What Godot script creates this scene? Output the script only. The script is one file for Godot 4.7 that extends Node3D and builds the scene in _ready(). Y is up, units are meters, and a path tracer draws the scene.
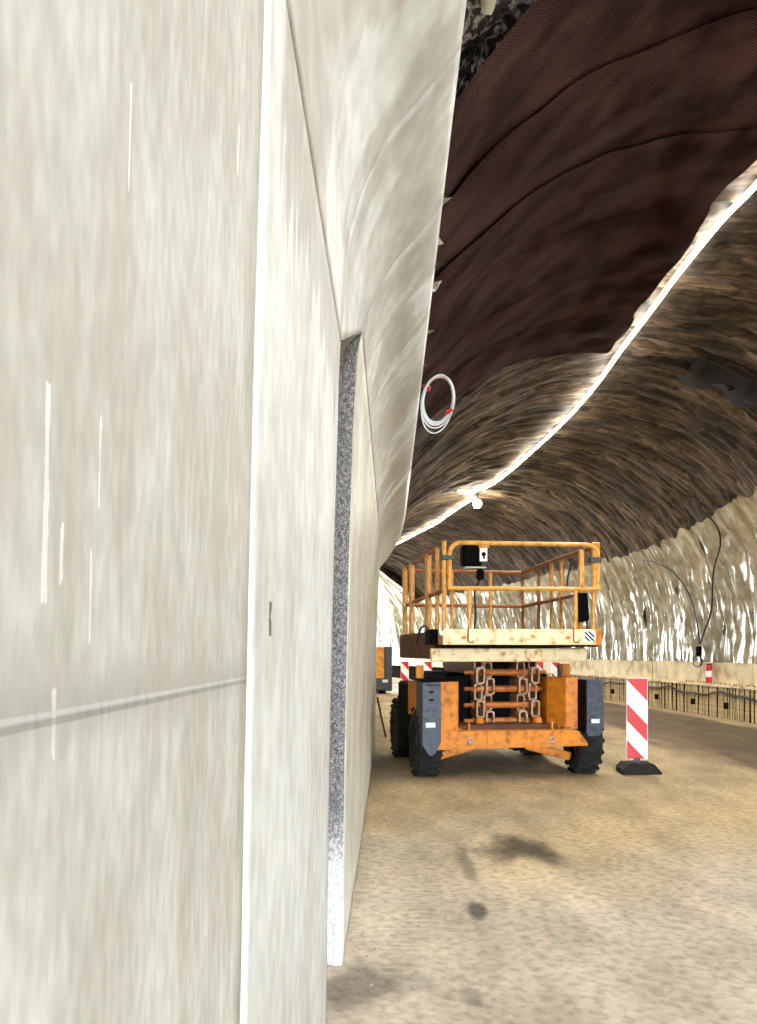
extends Node3D
# A rock tunnel being lined with concrete. x right, y up, the tunnel runs along -z (distance D = -z) and bends left beyond D = 13.

const R_IN := 3.87        # half width to the face of the concrete lining
const R_OUT := 4.25       # radius of the rock vault
const SPRING := 1.85      # height where the vault starts
const TOP := 3.65         # top edge of the cast lining on the left
var names := {}
var M := {}
var rng := RandomNumberGenerator.new()


func _ready() -> void:
	rng.seed = 11
	var cam := Camera3D.new()
	cam.name = "camera"
	cam.projection = Camera3D.PROJECTION_FRUSTUM
	cam.near = 0.05
	cam.far = 200.0
	cam.size = 0.05 * 1024.0 / 860.0
	cam.frustum_offset = Vector2(0, 0.05 * 139.0 / 860.0)
	cam.position = Vector3(0, 1.5, 0)
	cam.keep_aspect = Camera3D.KEEP_HEIGHT
	add_child(cam)
	var we := WorldEnvironment.new()
	we.name = "daylight"
	var env := Environment.new()
	var sky := Sky.new()
	var sm := ProceduralSkyMaterial.new()
	sm.sky_top_color = Color(0.78, 0.88, 1.0)
	sm.sky_horizon_color = Color(0.86, 0.93, 1.0)
	sm.ground_bottom_color = Color(0.62, 0.60, 0.56)
	sm.ground_horizon_color = Color(0.72, 0.70, 0.66)
	sm.sky_energy_multiplier = 4.8
	sm.ground_energy_multiplier = 3.1
	sky.sky_material = sm
	env.background_mode = Environment.BG_SKY
	env.sky = sky
	env.tonemap_mode = Environment.TONE_MAPPER_LINEAR
	env.tonemap_exposure = 1.47
	env.sdfgi_enabled = true
	env.ssao_enabled = true
	env.ssil_enabled = true
	we.environment = env
	add_child(we)

	make_materials()
	make_floor()
	make_wall_left()
	make_ceiling()
	make_wall_right()
	make_lights()
	make_lift()
	make_beacons()
	make_small_things()


# ---------------------------------------------------------------- naming
func numbered(s: String) -> String:
	var n: int = names.get(s, 0)
	names[s] = n + 1
	return s if n == 0 else "%s_%03d" % [s, n]


func thing(called: String, label: String, category: String, at := Vector3.ZERO, turn := 0.0, group := "") -> Node3D:
	var o := Node3D.new()
	o.name = numbered(called)
	add_child(o)
	o.position = at
	o.rotation.y = turn
	tag(o, label, category, group)
	return o


func tag(o: Node, label: String, category: String, group := "") -> void:
	o.set_meta("label", label)
	o.set_meta("category", category)
	if group:
		o.set_meta("group", group)


func struct(called: String, label := "", category := "") -> Node3D:
	var o := Node3D.new()
	o.name = called
	add_child(o)
	o.set_meta("kind", "structure")
	if label:
		tag(o, label, category)
	return o


func put(called: String, mesh: Mesh, m: Material, parent: Node = self) -> MeshInstance3D:
	var o := MeshInstance3D.new()
	o.name = numbered(called) if parent == self else called
	o.mesh = mesh
	o.material_override = m
	parent.add_child(o, true)
	return o


func obj(called: String, st: SurfaceTool, m: Material, parent: Node = self) -> MeshInstance3D:
	return put(called, done(st), m, parent)


# ---------------------------------------------------------------- shapes
func start() -> SurfaceTool:
	var st := SurfaceTool.new()
	st.begin(Mesh.PRIMITIVE_TRIANGLES)
	return st


func done(st: SurfaceTool) -> ArrayMesh:
	st.index()
	st.generate_normals()
	return st.commit()


func tri(st: SurfaceTool, a: Vector3, b: Vector3, c: Vector3) -> void:
	st.add_vertex(a)
	st.add_vertex(b)
	st.add_vertex(c)


func quad(st: SurfaceTool, a: Vector3, b: Vector3, c: Vector3, d: Vector3) -> void:
	tri(st, a, b, c)
	tri(st, a, c, d)


# box with chamfered edges; every face is flat
func box(st: SurfaceTool, c: Vector3, s: Vector3, bevel := 0.008, b := Basis.IDENTITY) -> void:
	st.set_smooth_group(-1)
	var h := s / 2.0
	var v: float = min(bevel, min(h.x, min(h.y, h.z)) * 0.6)
	var at := func(x: float, y: float, z: float, k: int) -> Vector3:
		# corner (signs) pulled in on every axis but k
		var p := Vector3(x * h.x, y * h.y, z * h.z)
		for i in 3:
			if i != k:
				p[i] -= sign(p[i]) * v
		return c + b * p
	for k in 3:
		var i := (k + 1) % 3
		var j := (k + 2) % 3
		for s1 in [-1, 1]:
			var p := []
			for q in [[-1, -1], [1, -1], [1, 1], [-1, 1]]:
				var w := Vector3.ZERO
				w[k] = s1
				w[i] = q[0]
				w[j] = q[1]
				p.append(at.call(w.x, w.y, w.z, k))
			if s1 > 0:
				quad(st, p[3], p[2], p[1], p[0])
			else:
				quad(st, p[0], p[1], p[2], p[3])
		# edges parallel to axis k
		for a in [-1, 1]:
			for e in [-1, 1]:
				var w0 := Vector3.ZERO
				w0[i] = a
				w0[j] = e
				var w1 := w0
				w0[k] = -1
				w1[k] = 1
				var p0: Vector3 = at.call(w0.x, w0.y, w0.z, i)
				var p1: Vector3 = at.call(w1.x, w1.y, w1.z, i)
				var p2: Vector3 = at.call(w1.x, w1.y, w1.z, j)
				var p3: Vector3 = at.call(w0.x, w0.y, w0.z, j)
				if a * e > 0:
					quad(st, p3, p2, p1, p0)
				else:
					quad(st, p0, p1, p2, p3)
	for x in [-1, 1]:
		for y in [-1, 1]:
			for z in [-1, 1]:
				var p0: Vector3 = at.call(x, y, z, 0)
				var p1: Vector3 = at.call(x, y, z, 1)
				var p2: Vector3 = at.call(x, y, z, 2)
				if x * y * z > 0:
					tri(st, p2, p1, p0)
				else:
					tri(st, p0, p1, p2)


func box_mesh(s: Vector3, bevel := 0.008) -> ArrayMesh:
	var st := start()
	box(st, Vector3.ZERO, s, bevel)
	return done(st)


# a round tube along points
func tube(st: SurfaceTool, pts: Array, r: float, sides := 10, capped := true, closed := false) -> void:
	st.set_smooth_group(1)
	var n := pts.size()
	var rings := []
	var ref := Vector3(0.31, 0.87, 0.22)
	for i in n:
		var a: Vector3 = pts[(i - 1 + n) % n] if (closed or i > 0) else pts[i]
		var b: Vector3 = pts[(i + 1) % n] if (closed or i < n - 1) else pts[i]
		var t := (b - a).normalized()
		var u := (ref - t * ref.dot(t)).normalized()
		ref = u
		var w := t.cross(u)
		var ring := []
		for k in sides:
			var q := TAU * k / sides
			ring.append(pts[i] + (u * cos(q) + w * sin(q)) * r)
		rings.append(ring)
	for i in (n if closed else n - 1):
		var a: Array = rings[i]
		var b: Array = rings[(i + 1) % n]
		for k in sides:
			var l := (k + 1) % sides
			quad(st, a[k], b[k], b[l], a[l])
	if capped and not closed:
		st.set_smooth_group(-1)
		for k in sides:
			var l := (k + 1) % sides
			tri(st, pts[0], rings[0][k], rings[0][l])
			tri(st, pts[n - 1], rings[n - 1][l], rings[n - 1][k])


# polygon (x, y), extruded from z0 to z1
func prism(st: SurfaceTool, poly: PackedVector2Array, z0: float, z1: float) -> void:
	st.set_smooth_group(-1)
	var p := poly
	if not Geometry2D.is_polygon_clockwise(p):
		p.reverse()
	var n := p.size()
	var ids := Geometry2D.triangulate_polygon(p)
	for i in range(0, ids.size(), 3):
		var a := p[ids[i]]
		var b := p[ids[i + 1]]
		var c := p[ids[i + 2]]
		if (b - a).cross(c - a) > 0:
			var t := b
			b = c
			c = t
		tri(st, Vector3(a.x, a.y, z1), Vector3(b.x, b.y, z1), Vector3(c.x, c.y, z1))
		tri(st, Vector3(c.x, c.y, z0), Vector3(b.x, b.y, z0), Vector3(a.x, a.y, z0))
	for i in n:
		var a := p[i]
		var b := p[(i + 1) % n]
		quad(st, Vector3(a.x, a.y, z0), Vector3(b.x, b.y, z0), Vector3(b.x, b.y, z1), Vector3(a.x, a.y, z1))


# hollow rectangular section along z, centred on x, y
func hollow(st: SurfaceTool, c: Vector3, w: float, h: float, t: float, length: float) -> void:
	var outer := rounded_rect(w, h, min(w, h) * 0.28)
	var inner := rounded_rect(w - 2 * t, h - 2 * t, min(w, h) * 0.2)
	var n := outer.size()
	var v := func(p: Vector2, z: float) -> Vector3:
		return c + Vector3(p.x, p.y, z)
	st.set_smooth_group(-1)
	for i in n:
		var j := (i + 1) % n
		for z in [0.0, length]:
			quad(st, v.call(outer[i], z), v.call(outer[j], z), v.call(inner[j], z), v.call(inner[i], z))
		quad(st, v.call(outer[i], 0.0), v.call(outer[i], length), v.call(outer[j], length), v.call(outer[j], 0.0))
		quad(st, v.call(inner[i], 0.0), v.call(inner[j], 0.0), v.call(inner[j], length), v.call(inner[i], length))


func rounded_rect(w: float, h: float, r: float) -> PackedVector2Array:
	var out := PackedVector2Array()
	for k in 4:
		var c := Vector2((w / 2 - r) * [1, -1, -1, 1][k], (h / 2 - r) * [1, 1, -1, -1][k])
		for i in 4:
			var a := PI / 2 * (k + i / 3.0)
			out.append(c + Vector2(cos(a), sin(a)) * r)
	return out


# lathe about the x axis: profile of (x, radius)
func lathe_x(st: SurfaceTool, c: Vector3, prof: Array, sides := 32) -> void:
	st.set_smooth_group(-1)
	for i in prof.size() - 1:
		for k in sides:
			var a := TAU * k / sides
			var b := TAU * (k + 1) / sides
			var f := func(p: Vector2, q: float) -> Vector3:
				return c + Vector3(p.x, cos(q) * p.y, sin(q) * p.y)
			quad(st, f.call(prof[i], a), f.call(prof[i], b), f.call(prof[i + 1], b), f.call(prof[i + 1], a))


# grid of points f(i, j) -> [Vector3, Vector2]
func grid(nu: int, nv: int, f: Callable, flip := false) -> ArrayMesh:
	var v := PackedVector3Array()
	var uv := PackedVector2Array()
	v.resize((nu + 1) * (nv + 1))
	uv.resize((nu + 1) * (nv + 1))
	for i in nu + 1:
		for j in nv + 1:
			var r: Array = f.call(i, j)
			v[i * (nv + 1) + j] = r[0]
			uv[i * (nv + 1) + j] = r[1]
	var idx := PackedInt32Array()
	idx.resize(nu * nv * 6)
	var k := 0
	for i in nu:
		for j in nv:
			var a := i * (nv + 1) + j
			var b := a + nv + 1
			var q := [a, a + 1, b + 1, a, b + 1, b] if flip else [a, b, b + 1, a, b + 1, a + 1]
			for w in 6:
				idx[k] = q[w]
				k += 1
	var arr := []
	arr.resize(Mesh.ARRAY_MAX)
	arr[Mesh.ARRAY_VERTEX] = v
	arr[Mesh.ARRAY_TEX_UV] = uv
	arr[Mesh.ARRAY_INDEX] = idx
	var am := ArrayMesh.new()
	am.add_surface_from_arrays(Mesh.PRIMITIVE_TRIANGLES, arr)
	var st := SurfaceTool.new()
	st.create_from(am, 0)
	st.generate_normals()
	return st.commit()


# ---------------------------------------------------------------- the line of the tunnel
func slope(d: float) -> float:
	return 0.013 - maxf(0.0, d - 13.0) / 80.0


func P(d: float, lat: float, h: float) -> Vector3:
	var x := -0.205 + 0.013 * d - maxf(0.0, d - 13.0) ** 2 / 160.0 + R_IN
	var s := slope(d)
	var n := sqrt(1.0 + s * s)
	return Vector3(x + lat / n, h, -(d - lat * s / n))


func heading(d: float) -> float:   # turn about y that makes -z run along the tunnel
	return -atan(slope(d))


# how far the left lining leans in at height h
func lean(h: float) -> float:
	var hs := [0.0, 1.5, 2.2, 2.7, 3.0, 3.3, 3.65]
	var us := [-0.02, 0.0, 0.018, 0.038, 0.068, 0.19, 0.46]
	if h <= 0.0:
		return us[0]
	for i in 6:
		if h <= hs[i + 1]:
			var t: float = (h - hs[i]) / (hs[i + 1] - hs[i])
			var p: float = us[max(0, i - 1)]
			return cubic_interpolate_in_time(us[i], us[i + 1], p, us[min(6, i + 2)], t, hs[i + 1] - hs[i], hs[max(0, i - 1)] - hs[i] if i > 0 else -0.5, hs[min(6, i + 2)] - hs[i] if i < 5 else 1.0)
	return us[6]


func on_lining(d: float, h: float, inset := 0.0) -> Vector3:
	return P(d, -R_IN + lean(h) - inset, h)


# point of the rock vault at arc length s from the foot of the left side
func vault(s: float, r := R_OUT) -> Vector2:
	if s < SPRING:
		return Vector2(-r, s)
	var a := (s - SPRING) / r
	if a <= PI:
		return Vector2(-r * cos(a), SPRING + r * sin(a))
	return Vector2(r, SPRING - (s - SPRING - PI * r))


# ---------------------------------------------------------------- materials
func noise(seed_: int, freq: float, oct := 4, type := FastNoiseLite.TYPE_SIMPLEX_SMOOTH) -> FastNoiseLite:
	var n := FastNoiseLite.new()
	n.noise_type = type
	n.seed = seed_
	n.frequency = freq
	n.fractal_type = FastNoiseLite.FRACTAL_FBM
	n.fractal_octaves = oct
	return n


func ntex(seed_: int, freq: float, cols: Array, offs: Array, size := 512, oct := 5) -> NoiseTexture2D:
	var t := NoiseTexture2D.new()
	t.width = size
	t.height = size
	t.seamless = true
	t.noise = noise(seed_, freq, oct)
	var g := Gradient.new()
	g.offsets = PackedFloat32Array(offs)
	g.colors = PackedColorArray(cols)
	t.color_ramp = g
	return t


func mat(c: Color, rough := 0.6, metal := 0.0, tex: Texture2D = null, scale := 1.0) -> StandardMaterial3D:
	var m := StandardMaterial3D.new()
	m.albedo_color = c
	m.roughness = rough
	m.metallic = metal
	if tex:
		m.albedo_texture = tex
		m.uv1_triplanar = true
		m.uv1_scale = Vector3.ONE * scale
	return m


func relief(m: StandardMaterial3D, tex: Texture2D, cm: float) -> StandardMaterial3D:
	m.heightmap_enabled = true
	m.heightmap_texture = tex
	m.heightmap_scale = cm
	return m


func bytes(n: FastNoiseLite, w: int, h: int, sx := 1, sy := 1) -> PackedByteArray:
	# noise picture, stretched sx times across and sy times down
	var im := n.get_image(w / sx, h / sy, false, false, true)
	if sx > 1 or sy > 1:
		im.resize(w, h, Image.INTERPOLATE_CUBIC)
	im.convert(Image.FORMAT_L8)
	return im.get_data()


func picture(w: int, h: int, data: PackedByteArray) -> ImageTexture:
	return ImageTexture.create_from_image(Image.create_from_data(w, h, false, Image.FORMAT_RGB8, data))


func make_materials() -> void:
	var grime := ntex(3, 0.012, [Color(0.72, 0.68, 0.63), Color(0.92, 0.9, 0.88), Color(1, 1, 1)], [0.15, 0.4, 0.75])
	var fine := ntex(8, 0.06, [Color(0.7, 0.7, 0.7), Color(1, 1, 1)], [0.2, 0.8])
	var rusty := ntex(5, 0.015, [Color(0.75, 0.58, 0.40), Color(0.95, 0.88, 0.78), Color(1, 1, 1)], [0.12, 0.27, 0.5])
	var lumps := ntex(21, 0.02, [Color.BLACK, Color.WHITE], [0.1, 0.9])
	M.lumps = lumps
	M.fine = fine
	M.grime = grime
	M.orange = mat(Color(0.88, 0.53, 0.09), 0.6, 0.0, grime, 1.1)
	M.orange_rail = mat(Color(0.95, 0.68, 0.30), 0.4, 0.0, grime, 1.4)
	M.worn = mat(Color(1.0, 0.90, 0.70), 0.5, 0.0, rusty, 0.8)
	M.rust_orange = mat(Color(0.66, 0.40, 0.20), 0.6, 0.0, rusty, 1.2)
	M.arm = mat(Color(0.78, 0.62, 0.48), 0.45, 0.0, grime, 1.5)
	M.brown = mat(Color(0.42, 0.24, 0.13), 0.7, 0.0, grime, 1.0)
	M.slate = mat(Color(0.27, 0.29, 0.34), 0.5, 0.0, grime, 1.5)
	M.black = mat(Color(0.03, 0.03, 0.032), 0.6, 0.0, grime, 1.0)
	M.black.metallic_specular = 0.15
	M.tyre = relief(mat(Color(0.13, 0.125, 0.12), 0.85, 0.0, grime, 2.0), fine, 0.4)
	M.rim = mat(Color(0.22, 0.16, 0.11), 0.55, 0.1, grime, 2.0)
	M.white = mat(Color(0.92, 0.92, 0.9), 0.5)
	M.silver = mat(Color(0.75, 0.75, 0.74), 0.3, 0.7)
	M.grey = mat(Color(0.26, 0.28, 0.27), 0.6)
	M.red = mat(Color(0.82, 0.09, 0.05), 0.45, 0.0, ntex(31, 0.02, [Color(1, 0.75, 0.7), Color(1, 1, 1)], [0.25, 0.45]), 2.5)
	M.sheet_white = mat(Color(0.98, 0.98, 0.97), 0.4)
	M.rubber = relief(mat(Color(0.13, 0.12, 0.11), 0.9, 0.0, grime, 2.0), fine, 0.5)
	M.yellow = mat(Color(0.9, 0.62, 0.05), 0.45, 0.0, grime, 0.7)
	M.wood = mat(Color(0.35, 0.22, 0.12), 0.8, 0.0, grime, 2.0)
	M.bar = mat(Color(0.84, 0.75, 0.55), 0.75, 0.0, grime, 2.5)
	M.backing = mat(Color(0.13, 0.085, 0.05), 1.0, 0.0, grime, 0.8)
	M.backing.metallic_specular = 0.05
	M.band = mat(Color(0.90, 0.83, 0.66), 0.8, 0.0, grime, 0.23)
	M.cable = mat(Color(0.07, 0.06, 0.06), 0.5)
	M.white_cable = mat(Color(0.88, 0.89, 0.9), 0.4)
	M.foil = mat(Color(0.78, 0.76, 0.69), 0.25, 0.5, ntex(41, 0.01, [Color(0.75, 0.72, 0.66), Color(1, 1, 1)], [0.3, 0.7]), 0.4)
	M.pale = relief(mat(Color(0.82, 0.80, 0.72), 0.7, 0.0, grime, 1.0), lumps, 1.0)
	M.cast = relief(mat(Color(0.78, 0.77, 0.74), 0.7, 0.0, grime, 0.3), lumps, 0.3)
	M.broken = relief(mat(Color(0.9, 0.88, 0.84), 0.8, 0.0, ntex(77, 0.02, [Color(0.06, 0.05, 0.05), Color(0.10, 0.09, 0.08), Color(0.80, 0.77, 0.74)], [0.3, 0.62, 0.66]), 1.2), lumps, 3.0)
	M.dark_sheet = mat(Color(0.085, 0.06, 0.05), 0.9, 0.0, grime, 1.0)
	M.rust_bar = mat(Color(0.78, 0.44, 0.14), 0.5, 0.0, grime, 1.5)
	M.core = mat(Color(0.2, 0.19, 0.17), 0.9)
	M.pebble = mat(Color(0.80, 0.75, 0.66), 0.9, 0.0, grime, 4.0)
	var hose := mat(Color(1, 0.96, 0.82), 0.4)
	hose.emission_enabled = true
	hose.emission = Color(1.0, 0.98, 0.92)
	hose.emission_energy_multiplier = 26.0
	M.hose = hose
	# woven black-brown geotextile: a tile of threads 1.6 cm apart
	var w := 64
	var wd := PackedByteArray()
	wd.resize(w * w * 3)
	for y in w:
		for x in w:
			var a := cos(TAU * x / 16.0) * 0.5 + 0.5
			var b := cos(TAU * y / 16.0) * 0.5 + 0.5
			var k: float = 0.35 + 0.65 * pow(max(a, b), 3.0)
			if a > 0.75 and b > 0.75:
				k = 2.6
			var o := (y * w + x) * 3
			wd[o] = int(76 * k * 0.9)
			wd[o + 1] = int(54 * k * 0.9)
			wd[o + 2] = int(50 * k * 0.9)
	M.textile = StandardMaterial3D.new()
	M.textile.albedo_texture = picture(w, w, wd)
	M.textile.uv1_scale = Vector3(16, 16, 1)
	M.textile.roughness = 1.0
	M.textile.metallic_specular = 0.1
	M.textile.detail_enabled = true
	M.textile.detail_blend_mode = BaseMaterial3D.BLEND_MODE_MUL
	M.textile.detail_albedo = ntex(14, 0.008, [Color(0.6, 0.55, 0.55), Color(1, 1, 1)], [0.25, 0.7])
	M.textile.detail_uv_layer = BaseMaterial3D.DETAIL_UV_2
	M.textile.uv2_triplanar = true
	M.textile.uv2_scale = Vector3.ONE * 0.35
	# rock and sprayed concrete of the vault: streaks that follow the rings. u runs along the tunnel, v along the arch
	var s := 1024
	var n1 := noise(51, 0.02, 5)
	var n2 := noise(52, 0.03, 4)
	var d1 := bytes_seamless(n1, s, s, 1, 6)
	var d2 := bytes_seamless(n2, s, s, 1, 1)
	var d3 := bytes_seamless(noise(53, 0.05, 3), s, s, 1, 16)
	var cn := FastNoiseLite.new()
	cn.noise_type = FastNoiseLite.TYPE_CELLULAR
	cn.fractal_type = FastNoiseLite.FRACTAL_NONE
	cn.frequency = 0.028
	cn.seed = 58
	cn.cellular_return_type = FastNoiseLite.RETURN_CELL_VALUE
	var tone := bytes_seamless(cn, s, s, 1, 4)
	cn.cellular_return_type = FastNoiseLite.RETURN_DISTANCE2_SUB
	var gap := bytes_seamless(cn, s, s, 1, 4)
	var rd := PackedByteArray()
	rd.resize(s * s * 3)
	for i in s * s:
		var v: float = d1[i] / 255.0 * 0.42 + d2[i] / 255.0 * 0.25 + d3[i] / 255.0 * 0.14 + tone[i] / 255.0 * 0.27
		v *= 0.6 + 0.4 * smoothstep(0.0, 0.16, gap[i] / 255.0)
		v = clamp((v - 0.28) * 1.7, 0.0, 1.0)
		rd[i * 3] = int(52 + 112 * v)
		rd[i * 3 + 1] = int(41 + 96 * v)
		rd[i * 3 + 2] = int(32 + 74 * v)
	M.rock = StandardMaterial3D.new()
	M.rock.albedo_texture = picture(s, s, rd)
	M.rock.roughness = 0.75
	M.rock.detail_enabled = true
	M.rock.detail_blend_mode = BaseMaterial3D.BLEND_MODE_MUL
	M.rock.detail_albedo = ntex(15, 0.008, [Color(0.5, 0.47, 0.45), Color(1, 1, 1)], [0.3, 0.7])
	M.rock.detail_uv_layer = BaseMaterial3D.DETAIL_UV_2
	M.rock.uv2_triplanar = true
	M.rock.uv2_scale = Vector3.ONE * 0.2


func bytes_seamless(n: FastNoiseLite, w: int, h: int, sx: int, sy: int) -> PackedByteArray:
	var im := n.get_seamless_image(w / sx, h / sy, false, false, 0.15, true)
	if sx > 1 or sy > 1:
		im.resize(w, h, Image.INTERPOLATE_CUBIC)
	im.convert(Image.FORMAT_L8)
	return im.get_data()


# ---------------------------------------------------------------- floor
func make_floor() -> void:
	# one picture of the dusty floor: x -5..9, D -3..30
	var w := 1024
	var h := 2048
	var a := bytes(noise(61, 0.004, 5), w, h)
	var b := bytes(noise(62, 0.03, 4), w, h, 1, 2)
	var c := bytes(noise(63, 0.012, 4), w, h, 1, 4)
	var e := bytes(noise(64, 0.15, 2), w, h)
	var data := PackedByteArray()
	data.resize(w * h * 3)
	for y in h:
		var d := -3.0 + 33.0 * (h - 1 - y) / h
		var left := -0.205 + 0.013 * d - maxf(0.0, d - 13.0) ** 2 / 160.0
		for x in w:
			var px := -5.0 + 14.0 * x / w
			var i := y * w + x
			var na := a[i] / 255.0 - 0.5
			var nb := b[i] / 255.0 - 0.5
			var nc := c[i] / 255.0 - 0.5
			var lat := px - left
			var road := smoothstep(4.3, 5.4, lat + nc * 1.6 - maxf(0.0, 9.0 - d) * 0.25) * (1.0 - smoothstep(7.3, 7.6, lat + nc * 0.3))
			var k := 1.0 + na * 0.25 + nb * 0.20 + nc * 0.16 + (e[i] / 255.0 - 0.5) * 0.16
			var warm := smoothstep(4.0, 9.0, d + na * 4.0)
			var r := lerpf(200.0, 178.0, warm)
			var g := lerpf(187.0, 157.0, warm)
			var bl := lerpf(168.0, 121.0, warm)
			r = lerpf(r, 108.0, road)
			g = lerpf(g, 92.0, road)
			bl = lerpf(bl, 72.0, road)
			# damp stains
			var s1 := stain(px, d, 1.13, 6.42, 0.37, 0.56, na * 1.4 + nb * 0.8)
			s1 = maxf(s1, 0.8 * stain(px, d, 0.56, 4.98, 0.05, 0.17, na + nb * 1.2))
			s1 = maxf(s1, 0.55 * stain(px, d, -0.06, 3.86, 0.26, 0.28, na + nb * 1.4))
			s1 = maxf(s1, 0.45 * stain(px, d, 0.62, 5.9, 0.06, 0.6, na * 1.5 + nb))
			s1 = maxf(s1, 0.3 * stain(px, d, 0.40, 3.75, 0.05, 0.1, nb))
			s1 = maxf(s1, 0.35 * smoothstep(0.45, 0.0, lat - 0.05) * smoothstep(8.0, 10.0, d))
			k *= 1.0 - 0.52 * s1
			# wheel tracks of fine ribs, near the foot of the wall
			var tr := exp(-pow((px - 0.16 - (d - 4.5) * 0.16) / 0.10, 2.0)) * smoothstep(3.6, 4.2, d) * (1.0 - smoothstep(5.2, 6.2, d))
			k *= 1.0 - 0.05 * tr * (1.0 + sin(d * 95.0 + nb * 5.0))
			data[i * 3] = clampi(int(r * k), 0, 255)
			data[i * 3 + 1] = clampi(int(g * k), 0, 255)
			data[i * 3 + 2] = clampi(int(bl * k), 0, 255)
	var m := StandardMaterial3D.new()
	m.albedo_texture = picture(w, h, data)
	m.roughness = 0.85
	m.metallic_specular = 0.3
	m.detail_enabled = true
	m.detail_blend_mode = BaseMaterial3D.BLEND_MODE_MUL
	m.detail_albedo = ntex(66, 0.03, [Color(0.90, 0.885, 0.86), Color(1, 1, 1), Color(1, 1, 1)], [0.2, 0.5, 1.0], 512, 5)
	m.detail_uv_layer = BaseMaterial3D.DETAIL_UV_2
	m.uv2_triplanar = true
	m.uv2_scale = Vector3.ONE * 0.8
	var nz := noise(65, 0.5, 4)
	var o := put("floor", grid(220, 150, func(i: int, j: int) -> Array:
		var t := i / 220.0
		var d := -17.0 + 72.0 * t
		var lat := -4.6 + 9.2 * j / 150.0
		var p := P(d, lat, 0)
		p.y = nz.get_noise_2d(p.x * 2.0, p.z * 2.0) * 0.022 - 0.004
		return [p, Vector2((p.x + 5.0) / 14.0, 1.0 - (-p.z + 3.0) / 33.0)]), relief_uv(m))
	o.set_meta("kind", "structure")
	tag(o, "dusty sand-coloured tunnel floor with dark damp patches", "floor")
	var slab := start()
	var outer := start()
	box(outer, Vector3(2, -0.06, 33.0), Vector3(60, 0.1, 32), 0.01)
	box(outer, Vector3(-10, -0.06, -70.0), Vector3(60, 0.1, 34), 0.01)
	var ground := obj("ground", outer, mat(Color(0.62, 0.58, 0.5), 0.9, 0.0, M.grime, 0.2))
	ground.set_meta("kind", "structure")
	# pebbles and crumbs of mortar swept against the wall and over the floor
	var pm := SphereMesh.new()
	pm.radius = 0.5
	pm.height = 0.8
	pm.radial_segments = 7
	pm.rings = 4
	var mm := MultiMesh.new()
	mm.transform_format = MultiMesh.TRANSFORM_3D
	mm.mesh = pm
	mm.instance_count = 420
	for k in 420:
		var d := rng.randf_range(3.2, 15.0)
		var near := rng.randf() < 0.55
		var p := P(d, -R_IN + (0.02 + abs(rng.randfn(0.0, 0.22)) if near else rng.randf_range(0.2, 5.0)), 0)
		var s: float = rng.randf_range(0.005, 0.015) * (1.3 if near else 0.8)
		mm.set_instance_transform(k, Transform3D(Basis.from_euler(Vector3(rng.randf() * 6, rng.randf() * 6, 0)).scaled(Vector3(s, s * 0.7, s * 1.2)), p + Vector3(0, s * 0.2, 0)))
	var mi := MultiMeshInstance3D.new()
	mi.name = "gravel"
	mi.multimesh = mm
	mi.material_override = M.pebble
	mi.set_meta("kind", "stuff")
	tag(mi, "loose crumbs of mortar and gravel strewn along the wall foot", "gravel")
	add_child(mi)


func relief_uv(m: StandardMaterial3D) -> StandardMaterial3D:
	return m


func stain(x: float, d: float, cx: float, cd: float, rx: float, rd: float, n: float) -> float:
	var q := sqrt(pow((x - cx) / rx, 2) + pow((d - cd) / rd, 2))
	return 1.0 - smoothstep(0.45, 1.3, q + n * 0.9)


# ---------------------------------------------------------------- left wall: cast concrete lining
# a picture of weathered, whitewashed concrete over D d0..d1, height h0..h1
func concrete(w: int, h: int, seed_: int, base: Color, wash: Color, amount: float, extra: Callable) -> StandardMaterial3D:
	var a := bytes(noise(seed_, 0.006, 5), w, h, 1, 2)
	var b := bytes(noise(seed_ + 1, 0.035, 4), w, h, 1, 16)
	var c := bytes(noise(seed_ + 2, 0.035, 5), w, h, 1, 2)
	var data := PackedByteArray()
	data.resize(w * h * 3)
	for y in h:
		for x in w:
			var i := y * w + x
			var na := a[i] / 255.0 - 0.5
			var nb := b[i] / 255.0 - 0.5
			var nc := c[i] / 255.0 - 0.5
			# extra gives [share of wash, darkening]
			var e: Vector2 = extra.call(x / float(w), 1.0 - y / float(h), na, nb, nc)
			var t: float = clamp(amount + na * 0.70 + nb * 0.14 + nc * 0.36 + e.x, 0.0, 1.0)
			var k := (1.0 - e.y) * (1.0 + nc * 0.08)
			data[i * 3] = clampi(int(255 * lerpf(base.r, wash.r, t) * k), 0, 255)
			data[i * 3 + 1] = clampi(int(255 * lerpf(base.g, wash.g, t) * k), 0, 255)
			data[i * 3 + 2] = clampi(int(255 * lerpf(base.b, wash.b, t) * k), 0, 255)
	var m := StandardMaterial3D.new()
	m.albedo_texture = picture(w, h, data)
	m.texture_repeat = false
	m.roughness = 0.55
	m.metallic_specular = 0.4
	return m


# one panel of lining: the face with its edges turned back 3 cm
func panel(d0: float, d1: float, lo: Callable, hi: Callable, nd: int, nh: int, uvd0: float, uvd1: float, uvh0: float, uvh1: float) -> ArrayMesh:
	return grid(nd + 2, nh + 2, func(i: int, j: int) -> Array:
		var ii: int = clampi(i - 1, 0, nd)
		var jj: int = clampi(j - 1, 0, nh)
		var d := lerpf(d0, d1, ii / float(nd))
		var h := lerpf(lo.call(d), hi.call(d), jj / float(nh))
		var back := 0.05 if (i == 0 or j == 0 or i == nd + 2 or j == nh + 2) else 0.0
		return [on_lining(d, h, back), Vector2((d - uvd0) / (uvd1 - uvd0), 1.0 - (h - uvh0) / (uvh1 - uvh0))], true)


func flat(v: float) -> Callable:
	return func(_d: float) -> float: return v


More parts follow.
